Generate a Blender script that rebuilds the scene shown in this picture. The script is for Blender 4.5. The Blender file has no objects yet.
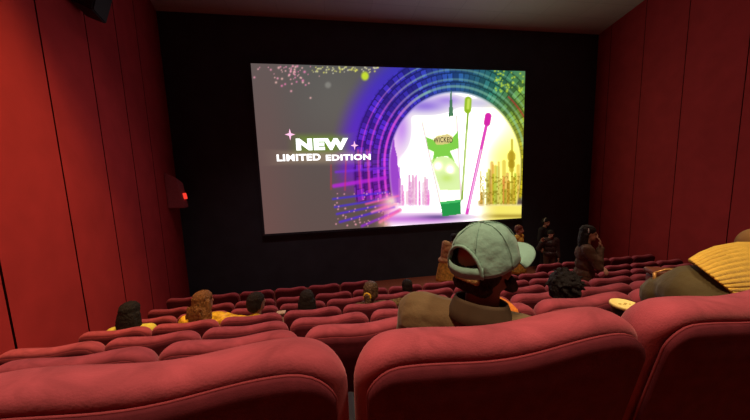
import bpy, bmesh, math, random
import numpy as np
from mathutils import Vector, Matrix, Euler

random.seed(7)
scene = bpy.context.scene
COL = scene.collection
PI = math.pi

# ------------------------------------------------------------------ place and camera
EYE = 3.18                       # camera height above the floor in front of the screen
FPX = 264.66                     # focal length in pixels of a 750 wide frame
CAM = Matrix(((0.98748, -0.15366, -0.03556), (0.05222, 0.10583, 0.99301), (0.14882, 0.98244, -0.11253)))   # right, up, forward


def at(x, y, d):
    """World point seen at picture position x, y and d metres towards the screen."""
    v = CAM.transposed() @ Vector(((x - 375) / FPX, (210 - y) / FPX, 1.0))
    v = v * (d / v.y)
    return Vector((v.x, v.y, v.z + EYE))


SEAT_W = 0.64
ROW_Y = [0.449 + 0.7934 * n for n in range(7)]
ROW_TOP = [EYE + z for z in (-0.282, -0.694, -1.054, -1.366, -1.644, -1.882, -2.034)]   # crest of the seat backs
SEAT_H = 1.146
ROW_FLOOR = [t - SEAT_H for t in ROW_TOP]
ROW_X = [SEAT_W * o for o in (0.0191, -1.3036, -2.6337, -3.9685, -3.3065, -3.6602, -4.9705)]
FRONT_Y = 8.0
CEIL = EYE + 4.47


def left_x(y): return -(1.95 + 0.285 * y)
def right_x(y): return 6.55 + 0.285 * y


# ------------------------------------------------------------------ materials
def srgb(r, g, b):
    f = lambda c: (c / 255 / 12.92) if c / 255 <= 0.04045 else ((c / 255 + 0.055) / 1.055) ** 2.4
    return (f(r), f(g), f(b), 1.0)


def material(name, col, rough=0.8, var=0.0, scale=20.0, bump=0.0, bump_scale=200.0, sheen=0.0, metal=0.0,
             stretch=(1, 1, 1), distort=0.0, spec=0.3, sheen_tint=None):
    m = bpy.data.materials.new(name)
    m.use_nodes = True
    nt = m.node_tree
    b = nt.nodes['Principled BSDF']
    b.inputs['Base Color'].default_value = col
    b.inputs['Roughness'].default_value = rough
    b.inputs['Metallic'].default_value = metal
    b.inputs['Specular IOR Level'].default_value = spec
    b.inputs['Sheen Weight'].default_value = sheen
    b.inputs['Sheen Roughness'].default_value = 0.45
    if sheen_tint: b.inputs['Sheen Tint'].default_value = sheen_tint
    tc = nt.nodes.new('ShaderNodeTexCoord')
    mp = nt.nodes.new('ShaderNodeMapping')
    mp.inputs['Scale'].default_value = stretch
    nt.links.new(tc.outputs['Object'], mp.inputs['Vector'])
    if var > 0:
        n = nt.nodes.new('ShaderNodeTexNoise')
        n.inputs['Scale'].default_value = scale
        n.inputs['Detail'].default_value = 6
        n.inputs['Distortion'].default_value = distort
        nt.links.new(mp.outputs[0], n.inputs['Vector'])
        r = nt.nodes.new('ShaderNodeValToRGB')
        r.color_ramp.elements[0].position = 0.3
        r.color_ramp.elements[1].position = 0.7
        r.color_ramp.elements[0].color = tuple(c * (1 - var) for c in col[:3]) + (1,)
        r.color_ramp.elements[1].color = tuple(min(1, c * (1 + var)) for c in col[:3]) + (1,)
        nt.links.new(n.outputs['Fac'], r.inputs['Fac'])
        nt.links.new(r.outputs['Color'], b.inputs['Base Color'])
    if bump > 0:
        n2 = nt.nodes.new('ShaderNodeTexNoise')
        n2.inputs['Scale'].default_value = bump_scale
        n2.inputs['Detail'].default_value = 4
        nt.links.new(mp.outputs[0], n2.inputs['Vector'])
        bp = nt.nodes.new('ShaderNodeBump')
        bp.inputs['Strength'].default_value = bump
        bp.inputs['Distance'].default_value = 0.02
        nt.links.new(n2.outputs['Fac'], bp.inputs['Height'])
        nt.links.new(bp.outputs['Normal'], b.inputs['Normal'])
    return m


def glow(name, col, strength):
    m = bpy.data.materials.new(name)
    m.use_nodes = True
    nt = m.node_tree
    nt.nodes.clear()
    e = nt.nodes.new('ShaderNodeEmission')
    e.inputs['Color'].default_value = col
    e.inputs['Strength'].default_value = strength
    o = nt.nodes.new('ShaderNodeOutputMaterial')
    nt.links.new(e.outputs[0], o.inputs['Surface'])
    return m


M = {}
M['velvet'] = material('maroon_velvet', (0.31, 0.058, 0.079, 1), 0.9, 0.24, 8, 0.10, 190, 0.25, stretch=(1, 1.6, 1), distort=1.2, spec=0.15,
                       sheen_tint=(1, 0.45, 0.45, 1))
M['panel'] = material('maroon_back_shaded', (0.09, 0.014, 0.021, 1), 0.95, 0.15, 30, 0.1, 300, 0.0, spec=0.1)  # seat fabric darkened, shade of the rear face put into the colour
M['piping'] = material('maroon_piping', (0.2, 0.03, 0.04, 1), 0.8, spec=0.2)
M['dark_metal'] = material('black_metal', (0.012, 0.012, 0.013, 1), 0.5, metal=0.3)
M['black_plastic'] = material('black_plastic', (0.012, 0.011, 0.012, 1), 0.5)
M['carpet'] = material('rust_carpet', (0.32, 0.11, 0.065, 1), 1.0, 0.3, 60, 0.4, 400, spec=0.0)
M['wall'] = material('red_wall_cloth', (0.36, 0.033, 0.038, 1), 0.95, 0.1, 3, 0.15, 260, 0.0, spec=0.08)
M['groove'] = material('dark_joint', (0.02, 0.003, 0.003, 1), 1.0, spec=0.0)
M['front'] = material('black_masking_cloth', (0.05, 0.068, 0.09, 1), 1.0, 0.12, 2, spec=0.03)
M['back'] = material('dark_rear_wall', (0.09, 0.02, 0.02, 1), 0.95)
M['skin'] = material('skin', (0.45, 0.23, 0.15, 1), 0.6, 0.06, 30)
M['skin_dark'] = material('tan_skin', (0.22, 0.105, 0.065, 1), 0.6, 0.06, 30)
M['hair_black'] = material('black_hair', (0.006, 0.0045, 0.004, 1), 0.75, 0.4, 60, 0.6, 60, stretch=(3, 3, 0.6))
M['hair_dark'] = material('dark_brown_hair', (0.013, 0.009, 0.006, 1), 0.75, 0.4, 60, 0.6, 60, stretch=(3, 3, 0.6))
M['hair_gold'] = material('golden_brown_hair', (0.19, 0.085, 0.025, 1), 0.45, 0.6, 45, 0.9, 50, stretch=(3, 3, 0.7))
M['hair_curly'] = material('brown_curly_hair', (0.1, 0.06, 0.028, 1), 0.5, 0.7, 60, 1.0, 45)
M['hair_red'] = material('reddish_brown_hair', (0.13, 0.03, 0.018, 1), 0.5, 0.4, 60, 0.5, 60)
M['nape'] = material('pale_nape_hair', (0.36, 0.23, 0.08, 1), 0.7, 0.4, 90, 0.6, 150)  # paler strip of hair just under the cap strap
M['mint'] = material('mint_cotton', (0.2, 0.38, 0.31, 1), 0.9, 0.06, 14, 0.25, 30, 0.1)
M['mint_in'] = material('cap_lining', (0.05, 0.09, 0.08, 1), 0.95)
M['olive'] = material('olive_brown_jacket', (0.135, 0.092, 0.04, 1), 0.85, 0.12, 9, 0.3, 22, 0.1)
M['collar'] = material('dark_collar', (0.06, 0.04, 0.02, 1), 0.85, 0.1, 20)
M['olive_trouser'] = material('olive_green_cloth', (0.085, 0.066, 0.02, 1), 0.8, 0.12, 9, 0.3, 16, 0.1)
M['yellow'] = material('yellow_knit', (0.75, 0.5, 0.07, 1), 0.9, 0.08, 25, 0.3, 90, 0.1)
M['yellow_shiny'] = material('yellow_satin', (0.8, 0.46, 0.03, 1), 0.4, 0.4, 26, 0.9, 18)
M['lime'] = material('lime_knit', (0.6, 0.55, 0.08, 1), 0.9, 0.1, 40)
M['black_cloth'] = material('black_cloth', (0.018, 0.016, 0.017, 1), 0.8, 0.2, 20, 0.2, 40)
M['dark_shiny'] = material('dark_shiny_jacket', (0.045, 0.032, 0.03, 1), 0.35, 0.3, 15, 0.8, 22)
M['brown_cloth'] = material('dark_brown_cloth', (0.085, 0.042, 0.022, 1), 0.85, 0.2, 12, 0.3, 25)
M['tan'] = material('tan_coat', (0.5, 0.29, 0.12, 1), 0.85, 0.25, 14, 0.4, 24)
M['mustard'] = material('mustard_cloth', (0.6, 0.36, 0.06, 1), 0.8, 0.4, 16, 0.7, 22)
M['orange'] = material('orange_fleece', (0.7, 0.22, 0.03, 1), 0.95, 0.2, 20, 0.4, 60)
M['fur'] = material('brown_fur', (0.17, 0.115, 0.045, 1), 1.0, 0.5, 45, 1.0, 70)
M['leather'] = material('brown_leather', (0.13, 0.04, 0.02, 1), 0.5, 0.2, 20)
M['gold_trim'] = material('gold_trim', (0.5, 0.28, 0.08, 1), 0.4, metal=0.3)
M['lid'] = material('cream_lid', (0.86, 0.74, 0.24, 1), 0.6)
M['lid_mark'] = material('lid_print', (0.4, 0.3, 0.06, 1), 0.7)
M['cup'] = material('dark_cup', (0.02, 0.014, 0.013, 1), 0.4)
M['tray'] = material('pale_tray', (0.55, 0.42, 0.3, 1), 0.5)
M['paper'] = material('white_paper', (0.75, 0.6, 0.55, 1), 0.8)
M['tan_cap'] = material('tan_cap_cotton', (0.34, 0.19, 0.06, 1), 0.9, 0.1, 20)
M['grey_band'] = material('pale_band', (0.55, 0.52, 0.48, 1), 0.6)
M['eye'] = material('dark_eye', (0.01, 0.008, 0.008, 1), 0.2)
M['lips'] = material('lips', (0.3, 0.07, 0.06, 1), 0.5)
M['shoe'] = material('dark_shoe', (0.02, 0.018, 0.018, 1), 0.6)
M['box_face'] = material('maroon_wall_box', (0.3, 0.06, 0.075, 1), 0.7, 0.1, 20)
M['denim'] = material('dark_trousers', (0.022, 0.024, 0.035, 1), 0.85, 0.15, 30)


# ------------------------------------------------------------------ helpers
def link_mesh(name, bm, mat, parent=None, smooth=True):
    me = bpy.data.meshes.new(name)
    bmesh.ops.recalc_face_normals(bm, faces=bm.faces[:])
    bm.to_mesh(me)
    bm.free()
    if smooth:
        for p in me.polygons: p.use_smooth = True
    o = bpy.data.objects.new(name, me)
    mats = mat if isinstance(mat, (list, tuple)) else [mat]
    for m in mats: me.materials.append(m)
    COL.objects.link(o)
    if parent is not None: o.parent = parent
    return o


def tag(o, label, cat, group=None, kind=None):
    o['label'] = label
    o['category'] = cat
    if group: o['group'] = group
    if kind: o['kind'] = kind
    return o


def thing(name, label, cat, loc=(0, 0, 0), rz=0.0, group=None, scale=1.0):
    o = bpy.data.objects.new(name, None)
    o.empty_display_size = 0.1
    o.location = loc
    o.rotation_euler = (0, 0, rz)
    o.scale = (scale,) * 3
    COL.objects.link(o)
    return tag(o, label, cat, group)


def structure(name, bm, mat, smooth=False):
    o = link_mesh(name, bm, mat, None, smooth)
    o['kind'] = 'structure'
    return o


def add_box(bm, c, s, bevel=0.0, seg=3, rot=None, mi=0):
    mtx = Matrix.Translation(Vector(c)) @ (rot.to_4x4() if rot else Matrix.Identity(4)) @ Matrix.Diagonal((s[0], s[1], s[2], 1))
    r = bmesh.ops.create_cube(bm, size=1.0, matrix=mtx)
    vs = r['verts']
    fs = list({f for v in vs for f in v.link_faces})
    for f in fs: f.material_index = mi
    if bevel > 0:
        es = list({e for v in vs for e in v.link_edges})
        bmesh.ops.bevel(bm, geom=es + vs, offset=bevel, segments=seg, profile=0.5, affect='EDGES')


def add_quad(bm, pts, mi=0):
    f = bm.faces.new([bm.verts.new(p) for p in pts])
    f.material_index = mi
    return f


def add_loft(bm, rings, cap=True, close=True):
    vr = [[bm.verts.new(p) for p in r] for r in rings]
    n = len(vr[0])
    for i in range(len(vr) - 1):
        for j in range(n if close else n - 1):
            k = (j + 1) % n
            bm.faces.new((vr[i][j], vr[i][k], vr[i + 1][k], vr[i + 1][j]))
    if cap:
        for r in (vr[0], vr[-1]):
            try: bm.faces.new(r)
            except ValueError: pass
    return vr


def frame(d):
    d = d.normalized()
    a = Vector((0, 0, 1)) if abs(d.z) < 0.9 else Vector((1, 0, 0))
    x = d.cross(a).normalized()
    return x, d.cross(x).normalized(), d


def add_capsule(bm, a, ra, b, rb, n=12):
    a, b = Vector(a), Vector(b)
    if (b - a).length < 1e-6: b = a + Vector((0, 0, 1e-4))
    x, y, d = frame(b - a)
    rings = []
    for t in (80, 50, 22):
        t = math.radians(t)
        rings.append([a - d * ra * math.sin(t) + (x * math.cos(q) + y * math.sin(q)) * ra * math.cos(t) for q in (2 * PI * i / n for i in range(n))])
    for s in (0.0, 0.5, 1.0):
        c, r = a.lerp(b, s), ra + (rb - ra) * s
        rings.append([c + (x * math.cos(q) + y * math.sin(q)) * r for q in (2 * PI * i / n for i in range(n))])
    for t in (22, 50, 80):
        t = math.radians(t)
        rings.append([b + d * rb * math.sin(t) + (x * math.cos(q) + y * math.sin(q)) * rb * math.cos(t) for q in (2 * PI * i / n for i in range(n))])
    add_loft(bm, rings)


def add_ellipsoid(bm, c, r, rot=None, n=16):
    mtx = Matrix.Translation(Vector(c)) @ (rot.to_4x4() if rot else Matrix.Identity(4)) @ Matrix.Diagonal((r[0], r[1], r[2], 1))
    bmesh.ops.create_uvsphere(bm, u_segments=n, v_segments=max(8, n * 2 // 3), radius=1.0, matrix=mtx)


def add_tube(bm, pts, r, n=8):
    pts = [Vector(p) for p in pts]
    rings = []
    up = None
    for i, p in enumerate(pts):
        d = (pts[min(i + 1, len(pts) - 1)] - pts[max(i - 1, 0)]).normalized()
        if up is None: up = frame(d)[0]
        up = (up - d * up.dot(d)).normalized()
        s = d.cross(up)
        rr = r[i] if isinstance(r, (list, tuple)) else r
        rings.append([p + (up * math.cos(2 * PI * k / n) + s * math.sin(2 * PI * k / n)) * rr for k in range(n)])
    add_loft(bm, rings)


def organic(name, shapes, mat, parent, voxel=0.011, smooth=4, disp=0.0, disp_size=0.05):
    """Capsules ('c') and ellipsoids ('e') grown together into one continuous skin."""
    bm = bmesh.new()
    for s in shapes:
        if s[0] == 'c': add_capsule(bm, *s[1:])
        else: add_ellipsoid(bm, *s[1:])
    o = link_mesh(name, bm, mat, parent)
    r = o.modifiers.new('skin', 'REMESH')
    r.mode = 'VOXEL'
    r.voxel_size = voxel
    r.use_smooth_shade = True
    if smooth:
        sm = o.modifiers.new('soften', 'SMOOTH')
        sm.factor = 0.5
        sm.iterations = smooth
    if disp:
        t = bpy.data.textures.new(name, 'CLOUDS')
        t.noise_scale = disp_size
        t.noise_depth = 2
        d = o.modifiers.new('folds', 'DISPLACE')
        d.texture = t
        d.strength = disp
        d.mid_level = 0.5
        d.texture_coords = 'LOCAL'
    return o


# ------------------------------------------------------------------ room shell
BACK_Y = -2.6
steps = []                                                        # (y start, y end, z)
steps.append((BACK_Y, ROW_Y[0] - 0.13, ROW_FLOOR[0] + 0.42))
for n in range(7):
    y1 = ROW_Y[n + 1] - 0.13 if n < 6 else FRONT_Y
    steps.append((ROW_Y[n] - 0.13, y1, ROW_FLOOR[n]))
bm = bmesh.new()
prev = None
for (y0, y1, z) in steps:
    for (a, b) in ((y0, y1),):
        add_quad(bm, [(left_x(a) - .06, a, z), (right_x(a) + .06, a, z), (right_x(b) + .06, b, z), (left_x(b) - .06, b, z)])
    if prev is not None:
        add_quad(bm, [(left_x(y0) - .06, y0, prev), (right_x(y0) + .06, y0, prev), (right_x(y0) + .06, y0, z), (left_x(y0) - .06, y0, z)])
    prev = z
bmesh.ops.remove_doubles(bm, verts=bm.verts[:], dist=1e-4)
structure('floor', bm, M['carpet'])


def side_wall(name, fx, sgn, joints):
    """Cloth panels with a recessed joint between them, all one wall."""
    bm = bmesh.new()
    ys = [BACK_Y] + joints + [FRONT_Y]
    g = 0.012 if sgn < 0 else 0.008
    d = 0.035
    z0, z1 = -0.05, CEIL + 0.05
    for i in range(len(ys) - 1):
        a = ys[i] + (g if i else 0)
        b = ys[i + 1] - (g if i < len(ys) - 2 else 0)
        add_quad(bm, [(fx(a), a, z0), (fx(b), b, z0), (fx(b), b, z1), (fx(a), a, z1)])
        if i < len(ys) - 2:
            c = ys[i + 1] + g
            xb, xc = fx(b), fx(c)
            add_quad(bm, [(xb, b, z0), (xb + sgn * d, b, z0), (xb + sgn * d, b, z1), (xb, b, z1)], 1)
            add_quad(bm, [(xb + sgn * d, b, z0), (xc + sgn * d, c, z0), (xc + sgn * d, c, z1), (xb + sgn * d, b, z1)], 1)
            add_quad(bm, [(xc + sgn * d, c, z0), (xc, c, z0), (xc, c, z1), (xc + sgn * d, c, z1)], 1)
    o = structure(name, bm, [M['wall'], M['groove']])
    return o


side_wall('wall_left', left_x, -1, [-1.35, -0.4, 0.56, 1.52, 2.48, 3.42, 4.37, 5.35, 6.35])
side_wall('wall_right', right_x, 1, [-1.5, -0.4, 0.7, 1.8, 2.95, 4.06, 5.18, 6.28, 7.45])
bm = bmesh.new()
add_box(bm, (2.3, FRONT_Y + 0.05, CEIL / 2), (14.5, 0.1, CEIL + 0.2))
structure('wall_front', bm, M['front'])
bm = bmesh.new()
add_box(bm, (2.3, BACK_Y - 0.05, CEIL / 2), (8.5, 0.1, CEIL + 0.2))
structure('wall_back', bm, M['back'])

mc = material('ceiling_tiles', (0.30, 0.29, 0.28, 1), 0.95)
nt = mc.node_tree
tcn = nt.nodes.new('ShaderNodeTexCoord')
br = nt.nodes.new('ShaderNodeTexBrick')
br.offset = 0.0
br.inputs['Scale'].default_value = 1.0
br.inputs['Color1'].default_value = (0.45, 0.43, 0.41, 1)
br.inputs['Color2'].default_value = (0.48, 0.46, 0.44, 1)
br.inputs['Mortar'].default_value = (0.40, 0.38, 0.365, 1)
br.inputs['Mortar Size'].default_value = 0.012
br.inputs['Brick Width'].default_value = 1.2
br.inputs['Row Height'].default_value = 0.6
nt.links.new(tcn.outputs['Object'], br.inputs['Vector'])
nt.links.new(br.outputs['Color'], nt.nodes['Principled BSDF'].inputs['Base Color'])
bm = bmesh.new()
add_box(bm, (2.3, (FRONT_Y + BACK_Y) / 2, CEIL + 0.05), (14.5, FRONT_Y - BACK_Y + 0.2, 0.1))
structure('ceiling', bm, mc)

# ------------------------------------------------------------------ projection screen with its advert
SX0, SX1, SZ0, SZ1 = -2.03, 6.12, EYE - 1.433, EYE + 3.225
SY = FRONT_Y - 0.10


def smooth01(x): x = np.clip(x, 0, 1); return x * x * (3 - 2 * x)


def paint(A, B):
    """Advert artwork. A, B run over the layout of the advert (249..525 across, 63..234 down)."""
    rgb = np.zeros(A.shape + (3,))
    rng = np.random.default_rng(3)

    def over(mask, col):
        nonlocal rgb
        c = np.array(col, float) / 255.0
        mk = np.clip(mask, 0, 1)[..., None]
        rgb = rgb * (1 - mk) + c * mk

    def seg(x0, y0, x1, y1, w, soft=0.7):
        dx, dy = x1 - x0, y1 - y0
        t = np.clip(((A - x0) * dx + (B - y0) * dy) / (dx * dx + dy * dy + 1e-9), 0, 1)
        d = np.hypot(A - x0 - t * dx, B - y0 - t * dy)
        return smooth01((w + soft - d) / (2 * soft))

    def poly(pts, soft=0.6):
        inside = np.zeros(A.shape, bool)
        m = len(pts)
        for i in range(m):
            x0, y0 = pts[i]; x1, y1 = pts[(i + 1) % m]
            cond = ((y0 > B) != (y1 > B)) & (A < (x1 - x0) * (B - y0) / ((y1 - y0) + 1e-9) + x0)
            inside ^= cond
        return inside.astype(float)

    # warm grey ground
    base = np.stack([93 + 12 * np.exp(-((A - 262) / 30) ** 2) + 4 * (B - 150) / 80, 83 - 4 * (B - 150) / 80, 80 - 5 * (B - 150) / 80], -1) / 255
    rgb = base
    over(0.25 * np.exp(-((A - 335) / 40) ** 2 - ((B - 100) / 45) ** 2), (125, 122, 112))
    # arch
    cx, cy = 455.0, 163.0
    dx, dy = (A - cx), (B - cy)
    low = dy > 0
    rad = np.where(low, np.hypot(dx, dy * 0.55), np.hypot(dx, dy * 0.92))
    ang = np.arctan2(-dy, dx)                         # pi = left, pi/2 = top, 0 = right
    stops = [(-0.5, (255, 225, 40)), (0.3, (240, 235, 60)), (0.7, (150, 195, 70)), (1.1, (60, 150, 130)), (1.6, (55, 105, 205)), (2.1, (70, 60, 225)), (2.6, (95, 50, 235)), (3.1, (120, 45, 235)), (3.6, (170, 40, 220))]
    an = np.where(ang < -1.2, ang + 2 * PI, ang)
    hue = np.stack([np.interp(an, [s[0] for s in stops], [s[1][k] for s in stops]) for k in range(3)], -1) / 255
    glowm = smooth01((128 - rad) / 24) * 0.9 * smooth01((205 - B) / 40)
    rgb = rgb * (1 - glowm[..., None]) + hue * 0.85 * glowm[..., None]
    ring = smooth01((103 - rad) / 3.5) * (rad > 66) * smooth01((202 - B - (A < 400) * (A - 390) * 0.12) / 8)
    brick = np.where((np.floor((rad - 66) / 8.5) % 2) == 0, 0.0, 0.5)
    bx = np.abs(((an * 16 / 1.0 + brick) % 1.0) - 0.5) > 0.42
    by = np.abs((((rad - 66) / 8.5) % 1.0) - 0.5) > 0.42
    shade = 0.74 + 0.34 * ((np.sin(np.floor(an * 16 + brick) * 12.9 + np.floor((rad - 66) / 8.5) * 78.2) * 43758.5) % 1.0 - 0.5)
    shade = np.where(bx | by, 0.5, shade)
    rc = hue * shade[..., None]
    rgb = rgb * (1 - ring[..., None]) + rc * ring[..., None]
    for rr, w, c in ((77, 0.9, None), (86, 0.9, None), (70.5, 1.2, None), (94.5, 0.6, None)):
        mline = smooth01((w + 0.7 - np.abs(rad - rr)) / 1.4) * (B < 200)
        leftw = smooth01((an - 1.9) / 0.8)
        col = np.stack([150 + 105 * leftw, 210 - 130 * leftw, 175 + 60 * leftw], -1) / 255
        k = (0.75 if w > 1 else 0.55) * np.where(an > 1.9, 1.0, 0.7)
        km = (k * mline)[..., None]
        rgb = rgb * (1 - km) + col * km
    red = smooth01((1.3 - np.abs(rad - 81)) / 1.2) * (an < 0.9) * (B < 150)
    over(red * 0.7, (190, 40, 50))
    # the bright view through the arch
    op = smooth01((67 - rad) / 3.5) * (B < 214)
    over(op, (255, 252, 245))
    f = smooth01((A - 465) / 45)
    over(op * f * smooth01((B - 120) / 40), (255, 240, 120))
    over(op * 0.7 * smooth01((A - 476) / 42), (255, 245, 110))
    over(op * 0.5 * smooth01((408 - A) / 18), (255, 165, 250))
    over(op * 0.75 * np.exp(-((A - 425) / 22) ** 2 - ((B - 106) / 7) ** 2), (120, 80, 215))
    over(op * 0.7 * np.exp(-((A - 447) / 14) ** 2 - ((B - 100) / 5) ** 2), (150, 110, 225))
    over(op * 0.6 * np.exp(-((A - 402) / 8) ** 2 - ((B - 128) / 20) ** 2), (170, 90, 235))
    over(op * 0.4 * np.exp(-((A - 480) / 20) ** 2 - ((B - 103) / 5) ** 2), (150, 140, 215))
    over(poly([(392.6, 135), (393.6, 135), (395, 148), (397.5, 158), (398, 170), (400.5, 178), (401, 203), (386, 203), (387, 178), (389.5, 170), (389.5, 158), (391.6, 148)]) * op * 0.85, (140, 45, 195))
    over(seg(399, 168, 399, 200, 0.8, 0.7) * op * 0.7, (170, 70, 215))
    for _ in range(26):                                # pale pink towers
        x, y0, w = rng.uniform(397, 430), rng.uniform(172, 197), rng.uniform(0.6, 1.6)
        over(seg(x, y0 + w, x, 206, w, 0.7) * op * rng.uniform(0.3, 0.7), (235 + rng.uniform(-25, 15), 120 + rng.uniform(-30, 70), 205))
    over(poly([(450.6, 90), (451.4, 90), (452.6, 106), (454, 120), (448, 120), (449.4, 106)]) * 0.9, (60, 115, 75))
    for _ in range(46):                                # golden towers
        x, w = rng.uniform(478, 524), rng.uniform(0.6, 1.8)
        y0 = rng.uniform(160, 192) + max(0, 492 - x) * 0.8
        over(seg(x, y0 + w, x, 206, w, 0.7) * op * rng.uniform(0.3, 0.75), (205 + rng.uniform(-50, 30), 180 + rng.uniform(-50, 25), 30 + rng.uniform(0, 50)))
    for (x, y0, y1, w, c) in ((512, 139, 200, 0.8, (180, 160, 30)), (511.5, 150, 170, 2.2, (195, 170, 40)), (511.5, 154, 155.4, 3.8, (180, 150, 30)), (511.5, 162, 163, 3.2, (170, 140, 25))):
        over(seg(x, y0 + w, x, y1, w, 0.8) * 0.75, c)
    spk = (np.sin(np.floor(A / 1.3) * 12.99 + np.floor(B / 1.5) * 78.23) * 43758.5) % 1.0
    over((op > 0.5) * (A > 480) * (B > 176) * (B < 206) * (spk > 0.72) * 0.45, (120, 100, 10))
    over((op > 0.5) * (A > 400) * (A < 430) * (B > 186) * (B < 207) * (spk > 0.7) * 0.4, (255, 225, 240))
    # stone floor in front of the arch
    fl = smooth01((B - 203) / 4) * (A > 384)
    over(fl * smooth01((A - 380) / 12), (255, 236, 250))
    over(fl * smooth01((A - 470) / 30), (250, 235, 110))
    over(fl * 0.7 * np.exp(-((B - 219) / 4) ** 2) * smooth01((470 - A) / 40), (190, 90, 215))
    over(fl * 0.8 * np.exp(-((B - 217) / 2.5) ** 2) * np.exp(-((A - 440) / 22) ** 2), (90, 70, 130))
    over(fl * 0.6 * np.exp(-((B - 216) / 2) ** 2) * smooth01((A - 480) / 20), (140, 110, 30))
    # light streaks and sparks to the lower left
    for (x0, y0, x1, y1, w, c) in ((334, 186, 385, 178, 3.2, (190, 40, 220)), (336, 172, 384, 168, 2.0, (120, 50, 220)), (333, 199, 388, 192, 1.4, (70, 50, 235)), (335, 207, 390, 198, 1.5, (75, 50, 235)),
                                   (337, 214, 392, 203, 1.6, (80, 45, 235)), (340, 222, 394, 207, 1.8, (85, 45, 230)), (362, 226, 398, 211, 2.0, (150, 45, 220)), (380, 222, 400, 210, 2.5, (255, 110, 170)),
                                   (366, 204, 398, 196, 1.5, (255, 90, 170)), (372, 212, 396, 204, 1.8, (255, 140, 190)), (345, 190, 346, 158, 0.7, (215, 55, 80)), (331, 189, 331, 165, 0.7, (190, 60, 70)),
                                   (360, 188, 358, 150, 0.8, (230, 60, 120)), (369, 192, 367, 150, 0.8, (240, 70, 150))):
        over(seg(x0, y0, x1, y1, w * 0.6, 1.3) * 0.8, c)
    over(0.75 * np.exp(-((A - 386) / 9) ** 2 - ((B - 206) / 10) ** 2), (255, 120, 190))
    over(0.85 * np.exp(-((A - 391) / 6) ** 2 - ((B - 201) / 5) ** 2), (255, 235, 215))
    over(0.55 * np.exp(-((A - 384) / 6) ** 2 - ((B - 224) / 4) ** 2), (255, 190, 160))
    dots = []
    for _ in range(62):
        dots.append((rng.normal(291, 11) if rng.random() < .7 else rng.uniform(252, 310), 66 + abs(rng.normal(0, 11)), rng.uniform(.35, .95), (255, 200 - rng.uniform(0, 70), 190)))
    for _ in range(60):
        dots.append((rng.uniform(312, 378), 67 + abs(rng.normal(0, 3)), rng.uniform(.35, .75), (240, 235, 130 + rng.uniform(-40, 80))))
    for _ in range(60):
        dots.append((rng.uniform(333, 392), rng.uniform(192, 226), rng.uniform(.35, .7), (255, 170, 190)))
    for _ in range(50):
        dots.append((rng.uniform(494, 524), rng.uniform(71, 92), rng.uniform(.4, .9), (200, 225, 60)))
    for (x, y, r, c) in dots:
        over(0.9 * np.exp(-(((A - x) ** 2 + (B - y) ** 2) / (r * r * 1.6))), c)
    over(0.95 * smooth01((5.2 - np.hypot(A - 365, (B - 76) * 0.85)) / 3), (200, 225, 50))
    over(0.35 * smooth01((4.5 - np.hypot(A - 328, B - 85)) / 3), (190, 190, 180))
    # halo behind the words
    over(0.75 * smooth01(1.15 - np.maximum(np.abs(A - 322) / 33, np.abs(B - 144) / 11.5)), (120, 165, 40))
    over(0.4 * smooth01(1.2 - np.maximum(np.abs(A - 323) / 56, np.abs(B - 157.5) / 8)), (205, 180, 140))
    # paste tube
    body = poly([(421.5, 122), (457, 115), (461.5, 201), (440, 204)])
    over(body, (232, 246, 214))
    edge = seg(421.5, 122, 440, 204, 0.7, .7) + seg(457, 115, 461.5, 201, 0.7, .7)
    over(edge * 0.35, (250, 150, 220))
    over(poly([(426, 137), (434, 140), (443, 143), (452, 138), (458, 131), (459, 148), (450, 151), (455, 162), (447, 156), (437, 157), (432, 164), (434, 152), (428, 149)]) * 0.9, (120, 205, 60))
    over(poly([(431, 160), (441, 156), (452, 158), (459, 168), (460, 190), (440, 190)]) * 0.6, (215, 245, 140))
    over(np.clip(np.exp(-((A - 438) / 4) ** 2 - ((B - 166) / 4) ** 2) + np.exp(-((A - 450) / 4) ** 2 - ((B - 170) / 5) ** 2), 0, 1) * .8, (250, 255, 225))
    over(0.6 * np.exp(-((A - 447) / 6) ** 2 - ((B - 178) / 4) ** 2), (190, 225, 90))
    over(poly([(433, 140), (437, 136), (448, 134), (453, 137), (452, 142), (447, 144), (437, 145)]) * 0.9, (225, 205, 130))
    over(poly([(440, 202), (461, 199.5), (461, 214), (442.5, 216.5)]), (38, 150, 72))
    over(poly([(440, 202), (461, 199.5), (461, 202), (440.5, 204.5)]), (70, 190, 100))
    # two brushes
    over(seg(468, 112, 462, 199, 1.0, .7), (140, 180, 60))
    over(seg(467.3, 130, 463, 190, 0.5, .5), (225, 240, 170))
    over(seg(468.2, 100, 467.6, 110, 3.4, .8), (150, 190, 40))
    over(seg(468.6, 100, 468, 108, 1.4, .8), (200, 225, 90))
    over(seg(486, 127, 467, 213, 1.5, .7), (225, 70, 190))
    over(seg(481, 150, 468.5, 208, 0.6, .6), (255, 210, 245))
    over(seg(488.2, 116, 487, 123, 3.2, .8), (215, 40, 170))
    return np.clip(rgb, 0, 1)


def screen_layout(X, Z):
    """Layout position of a point on the screen."""
    dx, dy, dz = X, np.full_like(X, SY), Z - EYE
    q = [CAM[i][0] * dx + CAM[i][1] * dy + CAM[i][2] * dz for i in range(3)]
    return 375 + FPX * q[0] / q[2], 210 - FPX * q[1] / q[2]


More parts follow.
